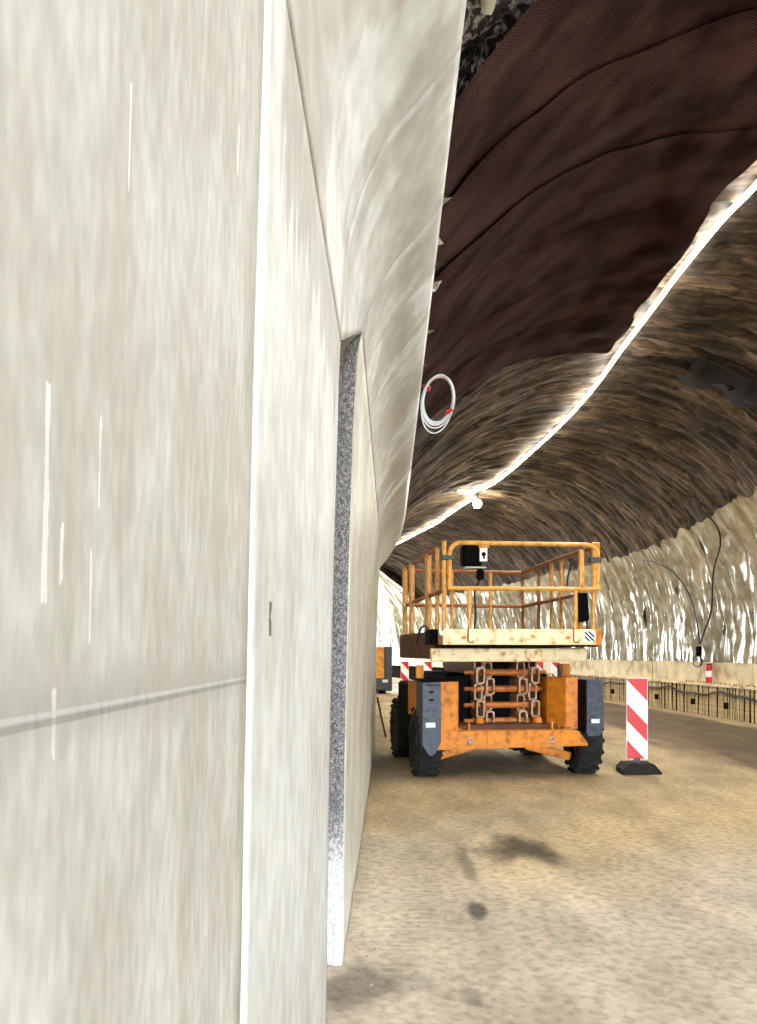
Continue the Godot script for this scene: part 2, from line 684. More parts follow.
func slot_depth(d: float, h: float) -> float:
	return 0.26 * pow(clamp((niche_top(d) - h) / 0.5, 0.0, 1.0), 0.8)


func niche_top(d: float) -> float:
	return lerpf(2.6, 3.02, clamp((d - 3.0) / 1.06, 0.0, 1.0))


func make_wall_left() -> void:
	var wall := struct("wall_left", "pale whitewashed concrete tunnel lining along the left side", "wall")
	var beige := Color(0.70, 0.69, 0.655)
	var white := Color(0.865, 0.885, 0.875)
	# the panel nearest the camera, D 0.3..1.19, with white drips and a joint at 1.46 m
	var drips := [[0.458, 1.53, 1.66, 0.004], [0.484, 1.545, 1.576, 0.003], [0.537, 1.507, 1.57, 0.002], [0.477, 1.434, 1.478, 0.003], [1.027, 2.098, 2.16, 0.006], [0.60, 1.85, 1.93, 0.002], [0.55, 1.60, 1.66, 0.0015], [1.15, 1.60, 1.68, 0.003]]
	var near := concrete(1024, 2048, 71, beige, white, 0.22, func(u: float, v: float, na: float, nb: float, nc: float) -> Vector2:
		var d := 0.3 + 0.89 * u
		var h := 0.2 + 2.3 * v
		var wash := smoothstep(1.02, 1.19, d + na * 0.1) * 0.35 + (0.12 if h < 1.46 else 0.0) + 0.2 * smoothstep(1.36, 1.0, h) * smoothstep(0.95, 0.6, d)
		for k in drips:
			if abs(d - k[0]) < k[3] * (1.0 + nc) and h > k[1] - nb * 0.02 and h < k[2] + nc * 0.02:
				wash += 1.0
		var dark: float = 0.16 * exp(-pow((h - 1.462 - nb * 0.03) / 0.022, 2.0)) * (0.5 + nc * 1.5 + na)
		if abs(h - 1.4622) < 0.0014:
			wash += 0.5
		if abs(h - 1.4575) < 0.0025:
			dark += 0.14
		return Vector2(wash, maxf(0.0, dark)))
	put("lining_panel", panel(0.3, 1.19, flat(0.0), flat(TOP), 12, 60, 0.3, 1.19, 0.2, 2.5), near, wall)
	var plain := concrete(512, 512, 81, beige, white, 0.4, func(_u: float, _v: float, _a: float, _b: float, _c: float) -> Vector2: return Vector2.ZERO)
	put("lining_panel", panel(-17.0, 0.296, flat(0.0), flat(TOP), 30, 60, -7.0, 0.3, 0.0, TOP), plain, wall)
	# the whitewashed panel D 1.2..3.0, below the joint at 2.6 m
	var washed := concrete(512, 1024, 91, beige, white, 0.7, func(u: float, v: float, na: float, nb: float, nc: float) -> Vector2:
		var d := 1.2 + 1.8 * u
		var h := 2.6 * v
		var up := smoothstep(2.28, 2.34, h + nb * 0.35 - (d - 1.7) * 0.05) * smoothstep(1.36, 1.42, d)
		var wash := 0.12 - 0.65 * up
		wash += 0.4 * smoothstep(1.215, 1.2, d)
		var dark := 0.0
		if abs(d - 1.42) < 0.012 * (1.0 + nc * 2.0) and h > 1.527 and h < 1.585 and nc > -0.05:
			dark = 0.5
		return Vector2(wash, dark))
	put("lining_panel", panel(1.196, 3.0, flat(0.0), flat(2.592), 24, 50, 1.2, 3.0, 0.0, 2.6), washed, wall)
	# the upper band above the joint, and everything beyond the slot
	var upper := concrete(1024, 512, 101, beige, white, 0.25, func(u: float, v: float, na: float, nb: float, nc: float) -> Vector2:
		var d := 1.2 + 8.8 * u
		var wave := sin(d * 2.6 + na * 3.0) + sin(d * 5.3 + 1.0) * 0.5
		return Vector2(0.5 * smoothstep(0.4, 0.9, wave + nb) - 0.2 * smoothstep(-0.3, -1.0, wave), 0.0))
	put("lining_panel", panel(1.196, 3.0, flat(2.602), flat(TOP), 24, 24, 1.2, 10.0, 2.6, TOP), upper, wall)
	put("lining_panel", panel(3.0, 4.06, niche_top, flat(TOP), 16, 24, 1.2, 10.0, 2.6, TOP), upper, wall)
	put("lining_panel", panel(4.06, 10.0, func(_d: float) -> float: return 3.02, flat(TOP), 40, 20, 1.2, 10.0, 2.6, TOP), upper, wall)
	var beyond := concrete(1024, 1024, 111, Color(0.70, 0.67, 0.60), Color(0.88, 0.89, 0.85), 0.55, func(u: float, v: float, na: float, nb: float, nc: float) -> Vector2:
		return Vector2(0.35 * smoothstep(0.35, 0.0, v) - 0.3 * smoothstep(0.0, 0.8, u) + nb * 0.3, 0.0))
	put("lining_panel", panel(4.06, 10.0, flat(0.0), flat(3.016), 40, 50, 4.06, 10.0, 0.0, 3.02), beyond, wall)
	var far := concrete(512, 512, 121, Color(0.68, 0.65, 0.57), Color(0.86, 0.86, 0.81), 0.4, func(_u: float, _v: float, _a: float, _b: float, _c: float) -> Vector2: return Vector2.ZERO)
	far.roughness = 0.4
	put("lining_panel", panel(10.0, 53.0, flat(0.0), flat(TOP), 100, 50, 10.0, 22.0, 0.0, TOP), far, wall)
	# body of the lining: its top and its back, and the backs of the slot
	var core := start()
	core.set_smooth_group(-1)
	for k in 111:
		var d0 := -17.0 + k * 0.63
		var d1 := d0 + 0.63
		var b := R_IN + 0.34
		quad(core, on_lining(d0, TOP), on_lining(d1, TOP), P(d1, -b + 0.35, TOP + 0.02), P(d0, -b + 0.35, TOP + 0.02))
	obj("lining_top", core, M.core, wall)
	for r in [[-17.0, 3.0], [4.06, 53.0]]:
		put("lining_core", grid(60, 40, func(i: int, j: int) -> Array:
			var d := lerpf(r[0], r[1], i / 60.0)
			return [on_lining(d, TOP * j / 40.0, 0.045), Vector2(d, 0)], true), M.core, wall)
	# slot: rough broken back and ends
	var rough := noise(131, 3.0, 4)
	var rw := 128
	var rh := 1024
	var s1 := bytes(noise(132, 0.09, 4), rw, rh)
	var s2 := bytes(noise(133, 0.25, 2), rw, rh)
	var rd := PackedByteArray()
	rd.resize(rw * rh * 3)
	for y in rh:
		var hh := 3.0 * (1.0 - y / float(rh))
		for x in rw:
			var i := y * rw + x
			var v := 0.45 + (s1[i] / 255.0 - 0.5) * 0.35 + (s2[i] / 255.0 - 0.5) * 0.55
			v = lerpf(v, 0.82 + (s1[i] / 255.0 - 0.5) * 0.25, smoothstep(0.72, 0.5, hh + (s1[i] / 255.0 - 0.5) * 0.5))
			v = clamp(v, 0.03, 0.95)
			rd[i * 3] = int(255 * v)
			rd[i * 3 + 1] = int(255 * v * 0.97)
			rd[i * 3 + 2] = int(255 * v * 0.95)
	var rm := StandardMaterial3D.new()
	rm.albedo_texture = picture(rw, rh, rd)
	rm.texture_repeat = false
	rm.roughness = 0.8
	put("slot_end", grid(16, 150, func(i: int, j: int) -> Array:
		var h := 3.02 * j / 150.0
		var inset := slot_depth(4.06, h) * i / 16.0
		var p := on_lining(4.06, h, inset)
		p.z += 0.003 if i == 0 else (0.014 + rough.get_noise_2d(h * 4.0, inset * 4.0) * 0.022)
		return [p, Vector2(inset / 0.26, 1.0 - h / 3.0)], false), rm, wall)
	put("slot_end", grid(4, 60, func(i: int, j: int) -> Array:
		var h := 2.6 * j / 60.0
		return [on_lining(3.0, h, slot_depth(3.0, h) * i / 4.0), Vector2(i / 4.0, 1.0 - h / 3.0)], true), rm, wall)
	put("slot_back", grid(24, 80, func(i: int, j: int) -> Array:
		var d := 3.0 + 1.06 * i / 24.0
		var h := niche_top(d) * j / 80.0
		return [on_lining(d, h, slot_depth(d, h) + 0.003 + rough.get_noise_2d(d * 3, h * 3) * 0.02), Vector2(i / 24.0, 1.0 - h / 3.0)], true), rm, wall)
	put("slot_head", grid(12, 4, func(i: int, j: int) -> Array:
		var d := 3.0 + 1.06 * i / 12.0
		return [on_lining(d, niche_top(d), 0.05 * j / 4.0), Vector2(i / 12.0, 0)], false), rm, wall)


# ---------------------------------------------------------------- the vault
func make_ceiling() -> void:
	var c := struct("ceiling", "dark rough arched tunnel vault hung with brown geotextile", "ceiling")
	var total := 2 * SPRING + PI * R_OUT
	var n1 := noise(141, 1.0, 4)
	var cell := FastNoiseLite.new()
	cell.noise_type = FastNoiseLite.TYPE_CELLULAR
	cell.cellular_return_type = FastNoiseLite.RETURN_DISTANCE2_SUB
	cell.cellular_jitter = 0.9
	cell.frequency = 1.0
	cell.seed = 5
	var rock := func(d: float, s: float) -> Array:
		var q := vault(s)
		var g: float = cell.get_noise_2d(d * 2.3 + n1.get_noise_2d(s, d) * 0.5, s * 0.62)   # -1 in the cracks
		var r: float = n1.get_noise_2d(d * 2.6, s * 0.3) * 0.055 + n1.get_noise_2d(d * 0.5, s * 0.5 + 40.0) * 0.07
		r -= 0.10 * smoothstep(-0.8, -1.0, g)
		var ring: float = abs(fposmod(d / 0.47 + n1.get_noise_2d(d * 0.4, s * 0.3 + 9.0) * 0.9, 1.0) - 0.5)
		r -= 0.09 * smoothstep(0.16, 0.05, ring) * smoothstep(-0.1, 0.25, n1.get_noise_2d(d * 1.1 + 70.0, s * 0.45))
		var nrm := Vector2(q.x, maxf(0.0, q.y - SPRING)).normalized()
		q -= nrm * (r + 0.02)
		return [P(d, q.x, q.y), Vector2(d / 3.0, s / 5.0)]
	put("broken_rock", grid(60, 130, func(i: int, j: int) -> Array:
		return rock.call(lerpf(0.6, 5.0, i / 60.0), total * j / 130.0), true), M.broken, c)
	for z in [ [5.0, 22.0, 250, 130], [22.0, 42.0, 220, 110], [42.0, 54.0, 120, 90]]:
		put("rock_lining", grid(z[2], z[3], func(i: int, j: int) -> Array:
			return rock.call(lerpf(z[0], z[1], i / float(z[2])), total * j / z[3]), true), M.rock, c)
	# outer skin, so that no sky comes through
	put("rock_mass", grid(80, 40, func(i: int, j: int) -> Array:
		var q := vault(total * j / 40.0)
		q *= 1.12
		q.y -= 0.05
		return [P(lerpf(-17.0, 54.0, i / 80.0), q.x, q.y), Vector2(i, j)], false), M.rock, c)
	# the finished section behind: smooth pale concrete
	put("cast_vault", grid(36, 60, func(i: int, j: int) -> Array:
		var q := vault(lerpf(SPRING + 0.5 * 3.87, SPRING * 2.0 + PI * 3.87, j / 60.0), 3.87)
		return [P(lerpf(-17.0, 0.6, i / 36.0), q.x, q.y), Vector2(i, j)], true), M.cast, c)
	# sheets of geotextile, hung ring by ring from the left haunch to the crown
	var nz := noise(151, 0.6, 3)
	for k in 6:
		put("geotextile_sheet", grid(28, 90, func(i: int, j: int) -> Array:
			var e := i / 28.0
			var a := lerpf(0.12, 1.475 + 0.03 * nz.get_noise_2d(k + e, 77.0), j / 90.0)
			var wide := lerpf(0.95, 1.33, a / 1.52)
			var edge := 0.06 * nz.get_noise_2d(a * 6.0, k * 9.0 + (3.0 if i > 14 else 0.0))
			var d := 4.12 + wide * 1.04 * (k + e * 1.08) + edge + 0.5 * (a / 1.52) ** 2
			var r := R_OUT - 0.10 - (0.03 if k < 3 else 0.012) * (1.0 - e) + nz.get_noise_2d(d * 0.8, a * 4.0) * 0.05 - 0.02 * sin(e * PI)
			return [P(d, -r * cos(a), SPRING + r * sin(a)), Vector2(d, a * 4.25)], true), M.textile, c)
	var lath := start()
	tube(lath, [Vector3(0.52, 4.63, -4.2), Vector3(0.57, 4.76, -3.95), Vector3(0.62, 4.9, -3.6)], 0.045, 6)
	obj("pale_lath", lath, M.pale, c)
	# dark patch of sheet on the right haunch
	put("geotextile_patch", grid(16, 30, func(i: int, j: int) -> Array:
		var a := lerpf(1.80, 2.32, j / 30.0)
		var e := i / 16.0
		var d := 12.95 + 0.95 * e + 0.30 * nz.get_noise_2d(a * 14.0, 4.0 if e > 0.5 else 1.0)
		var r := R_OUT - 0.12 - 0.05 * sin(e * PI)
		return [P(d, -r * cos(a), SPRING + r * sin(a)), Vector2(d, a * 4.25)], true), M.dark_sheet, c)


# ---------------------------------------------------------------- right wall
func make_wall_right() -> void:
	var w := struct("wall_right", "crinkled silvery waterproofing foil above a beige concrete kerb band", "wall")
	var f1 := noise(161, 1.0, 3)
	f1.fractal_type = FastNoiseLite.FRACTAL_RIDGED
	var f2 := noise(162, 1.0, 3)
	var top_noise := noise(163, 0.7, 2)
	# waterproofing foil, sheet by sheet
	var d0 := 13.0
	while d0 < 53.0:
		var wid := 2.0 if d0 < 36.0 else 4.0
		var nu := 110 if d0 < 36.0 else 90
		var from := d0
		var creases := []
		for q in int(wid * 8.0):
			var low := rng.randf_range(-0.4, 1.6)
			creases.append([d0 - 0.5 + rng.randf() * (wid + 0.6), rng.randf_range(0.04, 0.34), rng.randf_range(0.025, 0.075), rng.randf_range(0.03, 0.075), low, low + rng.randf_range(0.7, 2.8)])
		put("foil_sheet", grid(nu, 60, func(i: int, j: int) -> Array:
			var d := from + (wid + 0.05) * i / nu
			var hang: float = (2.72 + 0.075 * maxf(0.0, 21.5 - d) + 0.12 * top_noise.get_noise_1d(d * 2.0) + 0.06 * abs(sin(d * 3.3))) if d < 42.5 else 5.6
			var s := 1.24 + (SPRING - 1.24) * 0.0 + hang * 1.13 * j / 60.0
			var lowered := 1.24
			var arc := s - lowered                     # up the wall from the kerb band
			var h := lowered + arc
			var q := Vector2(R_OUT, h)
			if h > SPRING:
				var a := (h - SPRING) / R_OUT
				q = Vector2(R_OUT * cos(a), SPRING + R_OUT * sin(a))
			var t := j / 60.0
			var skew := d + arc * 0.22 * f2.get_noise_2d(d * 0.5, 31.0) + 0.18 * f2.get_noise_2d(d * 0.8, arc * 0.6)
			var fold: float = f1.get_noise_2d(skew * 1.3, arc * 0.07) * 0.06 + f2.get_noise_2d(skew * 1.0, arc * 0.9) * 0.05 + f2.get_noise_2d(skew * 5.0, arc * 0.35) * 0.008
			for c in creases:
				var along: float = d - c[0] - arc * c[1] - 0.05 * f2.get_noise_2d(arc * 0.9, c[0] * 7.0)
				if along > -c[2] and along < c[2] * 2.5:
					# a fold is steep on the side that faces the entrance and flat on the other
					var rise: float = 1.0 + along / c[2] if along < 0.0 else 1.0 - along / (c[2] * 2.5)
					fold += c[3] * rise * smoothstep(c[4] - 0.25, c[4] + 0.15, arc) * (1.0 - smoothstep(c[5] - 0.3, c[5] + 0.1, arc))
			fold *= 0.45 + 0.55 * smoothstep(1.0, 0.85, t)
			var nrm := Vector2(q.x, maxf(0.0, q.y - SPRING)).normalized()
			q -= nrm * (0.16 + fold)
			return [P(d, q.x, q.y), Vector2(d, arc)], false), M.foil, w)
		d0 += wid
	# kerb band: cast panels with joints
	var k := 13.0
	while k < 51.0:
		var st := start()
		var from2 := k
		for i in 6:
			var a := from2 + 0.006 + 2.388 * i / 6.0
			var b := from2 + 0.006 + 2.388 * (i + 1) / 6.0
			st.set_smooth_group(-1)
			quad(st, P(a, 4.10, 0.74), P(b, 4.10, 0.74), P(b, 4.08, 1.24), P(a, 4.08, 1.24))
			quad(st, P(a, 4.08, 1.24), P(b, 4.08, 1.24), P(b, 4.24, 1.26), P(a, 4.24, 1.26))
			quad(st, P(a, 3.93, 0.75), P(b, 3.93, 0.75), P(b, 4.10, 0.77), P(a, 4.10, 0.77))
			quad(st, P(a, 3.93, 0.70), P(b, 3.93, 0.70), P(b, 3.93, 0.75), P(a, 3.93, 0.75))
			quad(st, P(a, 3.93, 0.70), P(b, 3.93, 0.70), P(b, 4.14, 0.70), P(a, 4.14, 0.70))
		obj("band_panel", st, M.band, w)
		k += 2.4
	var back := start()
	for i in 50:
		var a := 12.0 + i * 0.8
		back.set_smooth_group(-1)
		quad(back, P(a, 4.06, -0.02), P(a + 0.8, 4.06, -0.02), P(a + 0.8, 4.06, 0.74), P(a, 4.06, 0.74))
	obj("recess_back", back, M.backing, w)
	# the row of starter bars before the recess
	var row := thing("starter_bar_row", "row of upright beige starter bars along the foot of the foil wall", "rebar", P(20.0, 3.98, 0.0), 0.0)
	var bars := []
	for v in 3:
		var st := start()
		tube(st, [Vector3(0, -0.02, 0), Vector3(0.004 * v, 0.35, 0), Vector3(0, 0.72, 0)], 0.016 + 0.004 * v, 6)
		bars.append(done(st))
	for i in 215:
		var d := 15.2 + i * 0.082 + rng.randf_range(-0.012, 0.012)
		var o := put("bar", bars[rng.randi() % 3], M.bar, row)
		o.position = P(d, 3.98 + rng.randf_range(-0.02, 0.02), 0.0) - row.position
		o.rotation = Vector3(rng.randf_range(-0.02, 0.02), rng.randf() * 6, rng.randf_range(-0.02, 0.02))
	# rusty bar ends that stick out of the ledge
	var tips := start()
	tube(tips, [Vector3(0, 0.0, 0), Vector3(0, 0.035, 0)], 0.018, 6)
	var tip := done(tips)
	for i in 40:
		var d := 15.2 + i * 0.14 + rng.randf_range(-0.05, 0.05)
		var o := put("bar_end", tip, M.rust_orange, row)
		o.position = P(d, 3.97, 0.752) - row.position
	# dark hose that sags along the bars
	var pts := []
	for i in 140:
		var d := 15.0 + i * 0.14
		pts.append(P(d, 3.92, 0.53 + 0.05 * sin(d * 2.1) + 0.025 * sin(d * 5.0 + 1.0)))
	var hs := start()
	tube(hs, pts, 0.022, 8)
	tag(obj("hose", hs, mat(Color(0.2, 0.13, 0.09), 0.7)), "dark brown hose sagging along the row of upright bars", "hose")
	var boxes := [[18.6, "dark box on the upright bars, nearest the right edge of the photo"], [20.2, "dark box on the upright bars below the red and white ledge marker"], [22.2, "dark box on the upright bars, first one right of the large beacon"], [25.0, "dark box on the upright bars left of the large beacon"]]
	for q in boxes:
		var st := start()
		box(st, Vector3.ZERO, Vector3(0.06, 0.14, 0.13), 0.01)
		var o := obj("drain_box", st, M.backing)
		o.position = P(q[0], 3.90, 0.30)
		o.rotation.y = heading(q[0])
		tag(o, q[1], "box", "dark boxes on the bars")


# ---------------------------------------------------------------- lamps
func make_lights() -> void:
	var a := [[3.4, -15.5, 5.45], [3.5, -8.0, 5.45], [3.6, -1.5, 5.45], [3.7, 2.5, 5.9], [3.70, 5.5, 6.01], [3.67, 7.0, 6.01], [3.64, 8.27, 6.01], [3.60, 8.9, 6.03], [3.57, 9.54, 6.01], [3.56, 10.3, 6.00], [3.59, 11.16, 6.01], [3.62, 12.9, 6.01], [3.66, 14.3, 6.00], [3.66, 16.0, 6.01], [3.57, 17.7, 6.00], [3.44, 19.5, 6.01], [3.27, 21.4, 6.00], [3.02, 23.3, 6.01], [2.57, 24.2, 6.01], [2.24, 24.1, 6.01]]
	var b := [[2.87, 25.0, 6.01], [2.66, 26.2, 6.03], [2.34, 28.1, 6.01], [2.05, 30.0, 6.00], [1.56, 32.4, 6.01], [0.95, 35.1, 6.00], [0.28, 37.9, 6.01], [-0.9, 41.5, 6.01], [-2.3, 45.2, 6.01], [-4.1, 49.5, 6.01], [-5.6, 52.5, 6.01]]
	var what := ["long wavy light hose glowing under the near vault crown", "second light hose running on into the bend below the bright lamp"]
	for k in 2:
		var curve := Curve3D.new()
		var src: Array = [a, b][k]
		for i in src.size():
			var p := Vector3(src[i][0], src[i][2] - 0.02, -src[i][1])
			var p0: Array = src[max(0, i - 1)]
			var p1: Array = src[min(src.size() - 1, i + 1)]
			var t := Vector3(p1[0] - p0[0], p1[2] - p0[2], -(p1[1] - p0[1])) * 0.17
			curve.add_point(p, -t, t)
		curve.bake_interval = 0.1
		var o := thing("light_hose", what[k], "light hose")
		var length := curve.get_baked_length()
		var at := 0.0
		while at < length - 0.2:
			var end: float = min(length, at + 2.0)
			var pts := []
			for i in 11:
				pts.append(curve.sample_baked(lerpf(at, end, i / 10.0), true))
			var st := start()
			tube(st, pts, 0.028, 8)
			obj("light_tube", st, M.hose, o)
			var p: Vector3 = pts[0]
			var q: Vector3 = pts[10]
			var lamp := AreaLight3D.new()
			lamp.name = "hose_glow"
			lamp.area_size = Vector2(p.distance_to(q), 0.05)
			lamp.light_color = Color(1.0, 0.99, 0.97)
			lamp.light_energy = 4.6
			lamp.shadow_enabled = true
			lamp.area_range = 40.0
			lamp.area_attenuation = 2.0
			var x := (q - p).normalized()
			var z := (Vector3.UP - x * x.y).normalized()    # shines along -z, downwards
			lamp.transform = Transform3D(Basis(x, z.cross(x), z), (p + q) / 2 - Vector3(0, 0.034, 0))
			o.add_child(lamp, true)
			at = end
	# round lamp where the second hose begins
	var bulb := thing("bulb_lamp", "round glaring lamp hung where the two light hoses meet", "lamp", Vector3(2.87, 5.78, -25.0))
	var sp := SphereMesh.new()
	sp.radius = 0.13
	sp.height = 0.26
	sp.radial_segments = 20
	sp.rings = 10
	put("bulb", sp, M.hose, bulb)
	var cap := start()
	tube(cap, [Vector3(0, 0.11, 0), Vector3(0, 0.2, 0), Vector3(0, 0.3, 0)], 0.04, 10)
	obj("lamp_holder", cap, M.grey, bulb)
	var om := OmniLight3D.new()
	om.name = "bulb_glow"
	om.light_energy = 4.0
	om.light_size = 0.12
	om.omni_range = 40.0
	om.omni_attenuation = 2.0
	om.light_color = Color(1.0, 0.95, 0.82)
	om.shadow_enabled = true
	bulb.add_child(om)


# ---------------------------------------------------------------- scissor lift (x right, y up, -z into the tunnel)
func bar(parent: Node, called: String, pts: Array, r: float, m: Material) -> MeshInstance3D:
	var st := start()
	tube(st, pts, r, 10)
	return obj(called, st, m, parent)


func block(parent: Node, called: String, lo: Vector3, hi: Vector3, m: Material, bevel := 0.01) -> MeshInstance3D:
	var st := start()
	box(st, (lo + hi) / 2, (hi - lo).abs(), bevel)
	return obj(called, st, m, parent)


func V(x: float, y: float, depth: float) -> Vector3:
	return Vector3(x, y, -depth)


func make_wheel(parent: Node, x: float, depth: float, wide: float, turn: float) -> void:
	var w := Node3D.new()
	w.name = "wheel"
	parent.add_child(w, true)
	w.position = V(x, 0.41, depth)
	w.rotation.y = turn
	var r := 0.40
	var h := wide / 2
	var st := start()
	lathe_x(st, Vector3.ZERO, [Vector2(-h * 0.8, 0.2), Vector2(-h, 0.26), Vector2(-h, r - 0.06), Vector2(-h * 0.8, r - 0.02), Vector2(h * 0.8, r - 0.02), Vector2(h, r - 0.06), Vector2(h, 0.26), Vector2(h * 0.8, 0.2)], 36)
	for k in 18:
		for s in [-1, 1]:
			var a: float = TAU * (k + (0.5 if s > 0 else 0.0)) / 18.0
			var b := Basis(Vector3.RIGHT, a) * Basis(Vector3.UP, s * 0.45)
			box(st, Basis(Vector3.RIGHT, a) * Vector3(s * h * 0.5, r - 0.005, 0), Vector3(h * 1.05, 0.045, 0.055), 0.008, b)
	obj("tyre", st, M.tyre, w)
	var rm := start()
	for s in [-1, 1]:
		lathe_x(rm, Vector3.ZERO, [Vector2(s * h * 0.8, 0.2), Vector2(s * h * 0.55, 0.17), Vector2(s * h * 0.5, 0.07), Vector2(s * h * 0.75, 0.06), Vector2(s * h * 0.78, 0.0)], 24)
	obj("rim", rm, M.rim, w)


func make_lift() -> void:
	var L := thing("scissor_lift", "orange rough terrain scissor lift parked with its platform lowered", "scissor lift", Vector3(1.60, 0, -10.05), deg_to_rad(7.5))
	# ---- running gear
	make_wheel(L, -0.99, 0.45, 0.28, 0.0)
	make_wheel(L, 0.99, 0.47, 0.29, -0.05)
	make_wheel(L, -0.95, 2.35, 0.28, 0.0)
	make_wheel(L, 0.95, 2.35, 0.28, 0.0)
	var ax := start()
	tube(ax, [V(-0.85, 0.41, 0.46), V(0.85, 0.41, 0.46)], 0.06, 10)
	tube(ax, [V(-0.85, 0.41, 2.35), V(0.85, 0.41, 2.35)], 0.06, 10)
	obj("axle", ax, M.black, L)
	var ch := block(L, "chassis", V(-0.62, 0.42, 0.25), V(0.62, 0.62, 3.1), M.brown, 0.02)
	block(ch, "frame_rail", V(-0.72, 0.45, 0.1), V(-0.62, 0.60, 3.2), M.rust_orange)
	block(ch, "frame_rail", V(0.62, 0.45, 0.1), V(0.72, 0.60, 3.2), M.rust_orange)
	block(ch, "tool_tray", V(-0.55, 0.60, 1.6), V(0.55, 0.66, 3.0), M.black)
	var beam := start()
	prism(beam, PackedVector2Array([Vector2(-0.99, 0.36), Vector2(-0.975, 0.42), Vector2(-0.905, 0.535), Vector2(-0.86, 0.55), Vector2(0.71, 0.572), Vector2(0.76, 0.56), Vector2(0.865, 0.42), Vector2(0.872, 0.385)]), -0.10, 0.03)
	var bm := obj("front_beam", beam, M.orange, L)
	block(bm, "beam_lip", V(-0.86, 0.545, -0.02), V(0.72, 0.575, 0.12), M.orange, 0.006)
	block(bm, "seam", V(-0.352, 0.372, -0.036), V(-0.344, 0.553, 0.0), M.rust_orange, 0.001)
	for x in [-0.55, 0.43]:
		var eye := start()
		var ring := []
		for k in 16:
			ring.append(V(x + cos(TAU * k / 16) * 0.03, 0.462 + sin(TAU * k / 16) * 0.03, -0.045))
		tube(eye, ring, 0.008, 6, false, true)
		box(eye, V(x, 0.435, -0.036), Vector3(0.07, 0.03, 0.014), 0.004)
		obj("lashing_eye", eye, M.silver, bm)
	for x in [-0.555, 0.445]:
		block(bm, "upright_tab", V(x - 0.012, 0.52, -0.01), V(x + 0.012, 0.67, 0.03), M.orange, 0.004)
	# steering links below the beam
	for a in [[-0.86, 0.25, -0.45, 0.36], [0.78, 0.22, 0.22, 0.36]]:
		var lk := start()
		var dir := Vector3(a[2] - a[0], a[3] - a[1], 0)
		box(lk, V((a[0] + a[2]) / 2, (a[1] + a[3]) / 2, 0.32), Vector3(dir.length(), 0.10, 0.07), 0.012, Basis(Vector3.BACK, atan2(dir.y, dir.x)))
		obj("steering_link", lk, M.orange, L)
	block(L, "gearbox", V(0.12, 0.27, 0.5), V(0.36, 0.45, 0.9), M.black, 0.03)
	block(L, "hub_motor", V(-0.86, 0.34, 0.3), V(-0.76, 0.56, 0.6), M.black, 0.03)
	block(L, "hub_motor", V(0.73, 0.5, 0.12), V(0.83, 0.78, 0.5), M.black, 0.04)
	# ---- corner boxes
	var g1 := start()
	prism(g1, PackedVector2Array([Vector2(-1.12, 1.12), Vector2(-1.10, 1.14), Vector2(-0.93, 1.14), Vector2(-0.905, 1.12), Vector2(-0.905, 0.46), Vector2(-0.985, 0.31), Vector2(-1.04, 0.30), Vector2(-1.12, 0.42)]), -0.30, 0.10)
	var left := obj("corner_guard", g1, M.slate, L)
	block(left, "label_plate", V(-1.083, 0.625, -0.106), V(-0.972, 0.682, -0.10), M.white, 0.001)
	block(left, "guard_slot", V(-1.08, 1.105, -0.106), V(-0.93, 1.115, -0.10), M.black, 0.001)
	for k in 2:
		block(left, "grab_mark", V(-1.05, 0.93 + k * 0.09, -0.107), V(-0.99, 0.95 + k * 0.09, -0.10), M.black, 0.003)
	var g2 := start()
	prism(g2, PackedVector2Array([Vector2(0.81, 1.15), Vector2(0.83, 1.17), Vector2(1.01, 1.17), Vector2(1.035, 1.15), Vector2(1.04, 0.62), Vector2(0.99, 0.51), Vector2(0.86, 0.50), Vector2(0.81, 0.56)]), -0.30, 0.10)
	var right := obj("corner_guard", g2, M.slate, L)
	block(right, "label_plate", V(0.885, 0.655, -0.106), V(0.985, 0.705, -0.10), M.white, 0.001)
	block(right, "dark_edge", V(0.795, 0.55, -0.105), V(0.83, 1.16, 0.28), M.black, 0.004)
	var c1 := start()
	prism(c1, [Vector2(-0.905, 0.0), Vector2(-0.70, 0.0), Vector2(-0.675, 0.02), Vector2(-0.672, 0.06), Vector2(-0.672, 0.5), Vector2(-0.905, 0.5)] as PackedVector2Array, 0.54, 1.16)
	var cabinet := obj("cabinet", c1, M.orange, L)
	cabinet.rotation.x = -PI / 2
	block(L, "cabinet_lid", V(-1.13, 1.15, -0.08), V(-0.67, 1.175, 0.75), M.black, 0.01)
	block(L, "side_panel", V(-1.115, 0.70, 0.34), V(-1.06, 1.13, 0.95), M.orange, 0.02)
	block(L, "side_panel", V(-1.10, 0.46, 0.95), V(-0.7, 1.10, 1.85), M.black, 0.03)
	var c2 := start()
	prism(c2, [Vector2(0.52, 0.42), Vector2(0.66, 0.14), Vector2(0.805, 0.10), Vector2(0.805, 0.7), Vector2(0.52, 0.7)] as PackedVector2Array, 0.57, 1.18)
	var cab2 := obj("cabinet", c2, M.orange, L)
	cab2.rotation.x = -PI / 2
	block(L, "side_panel", V(0.7, 0.48, 0.95), V(1.05, 1.10, 2.3), M.brown, 0.03)
	block(L, "exhaust_post", V(0.665, 1.18, 0.4), V(0.715, 1.34, 0.46), M.brown, 0.01)
	block(L, "bracket", V(0.745, 1.18, 0.5), V(0.85, 1.34, 0.56), M.orange, 0.01)
	block(L, "bracket", V(-1.12, 1.17, 0.3), V(-1.03, 1.33, 0.36), M.orange, 0.01)
	# ---- scissor stack: hollow arms seen end on, with cross bars
	var stack := block(L, "scissor_stack", V(-0.24, 0.62, 0.95), V(0.35, 1.39, 1.05), M.black, 0.01)
	block(L, "engine_cover", V(-0.67, 0.60, 0.75), V(-0.36, 1.22, 2.4), M.black, 0.03)
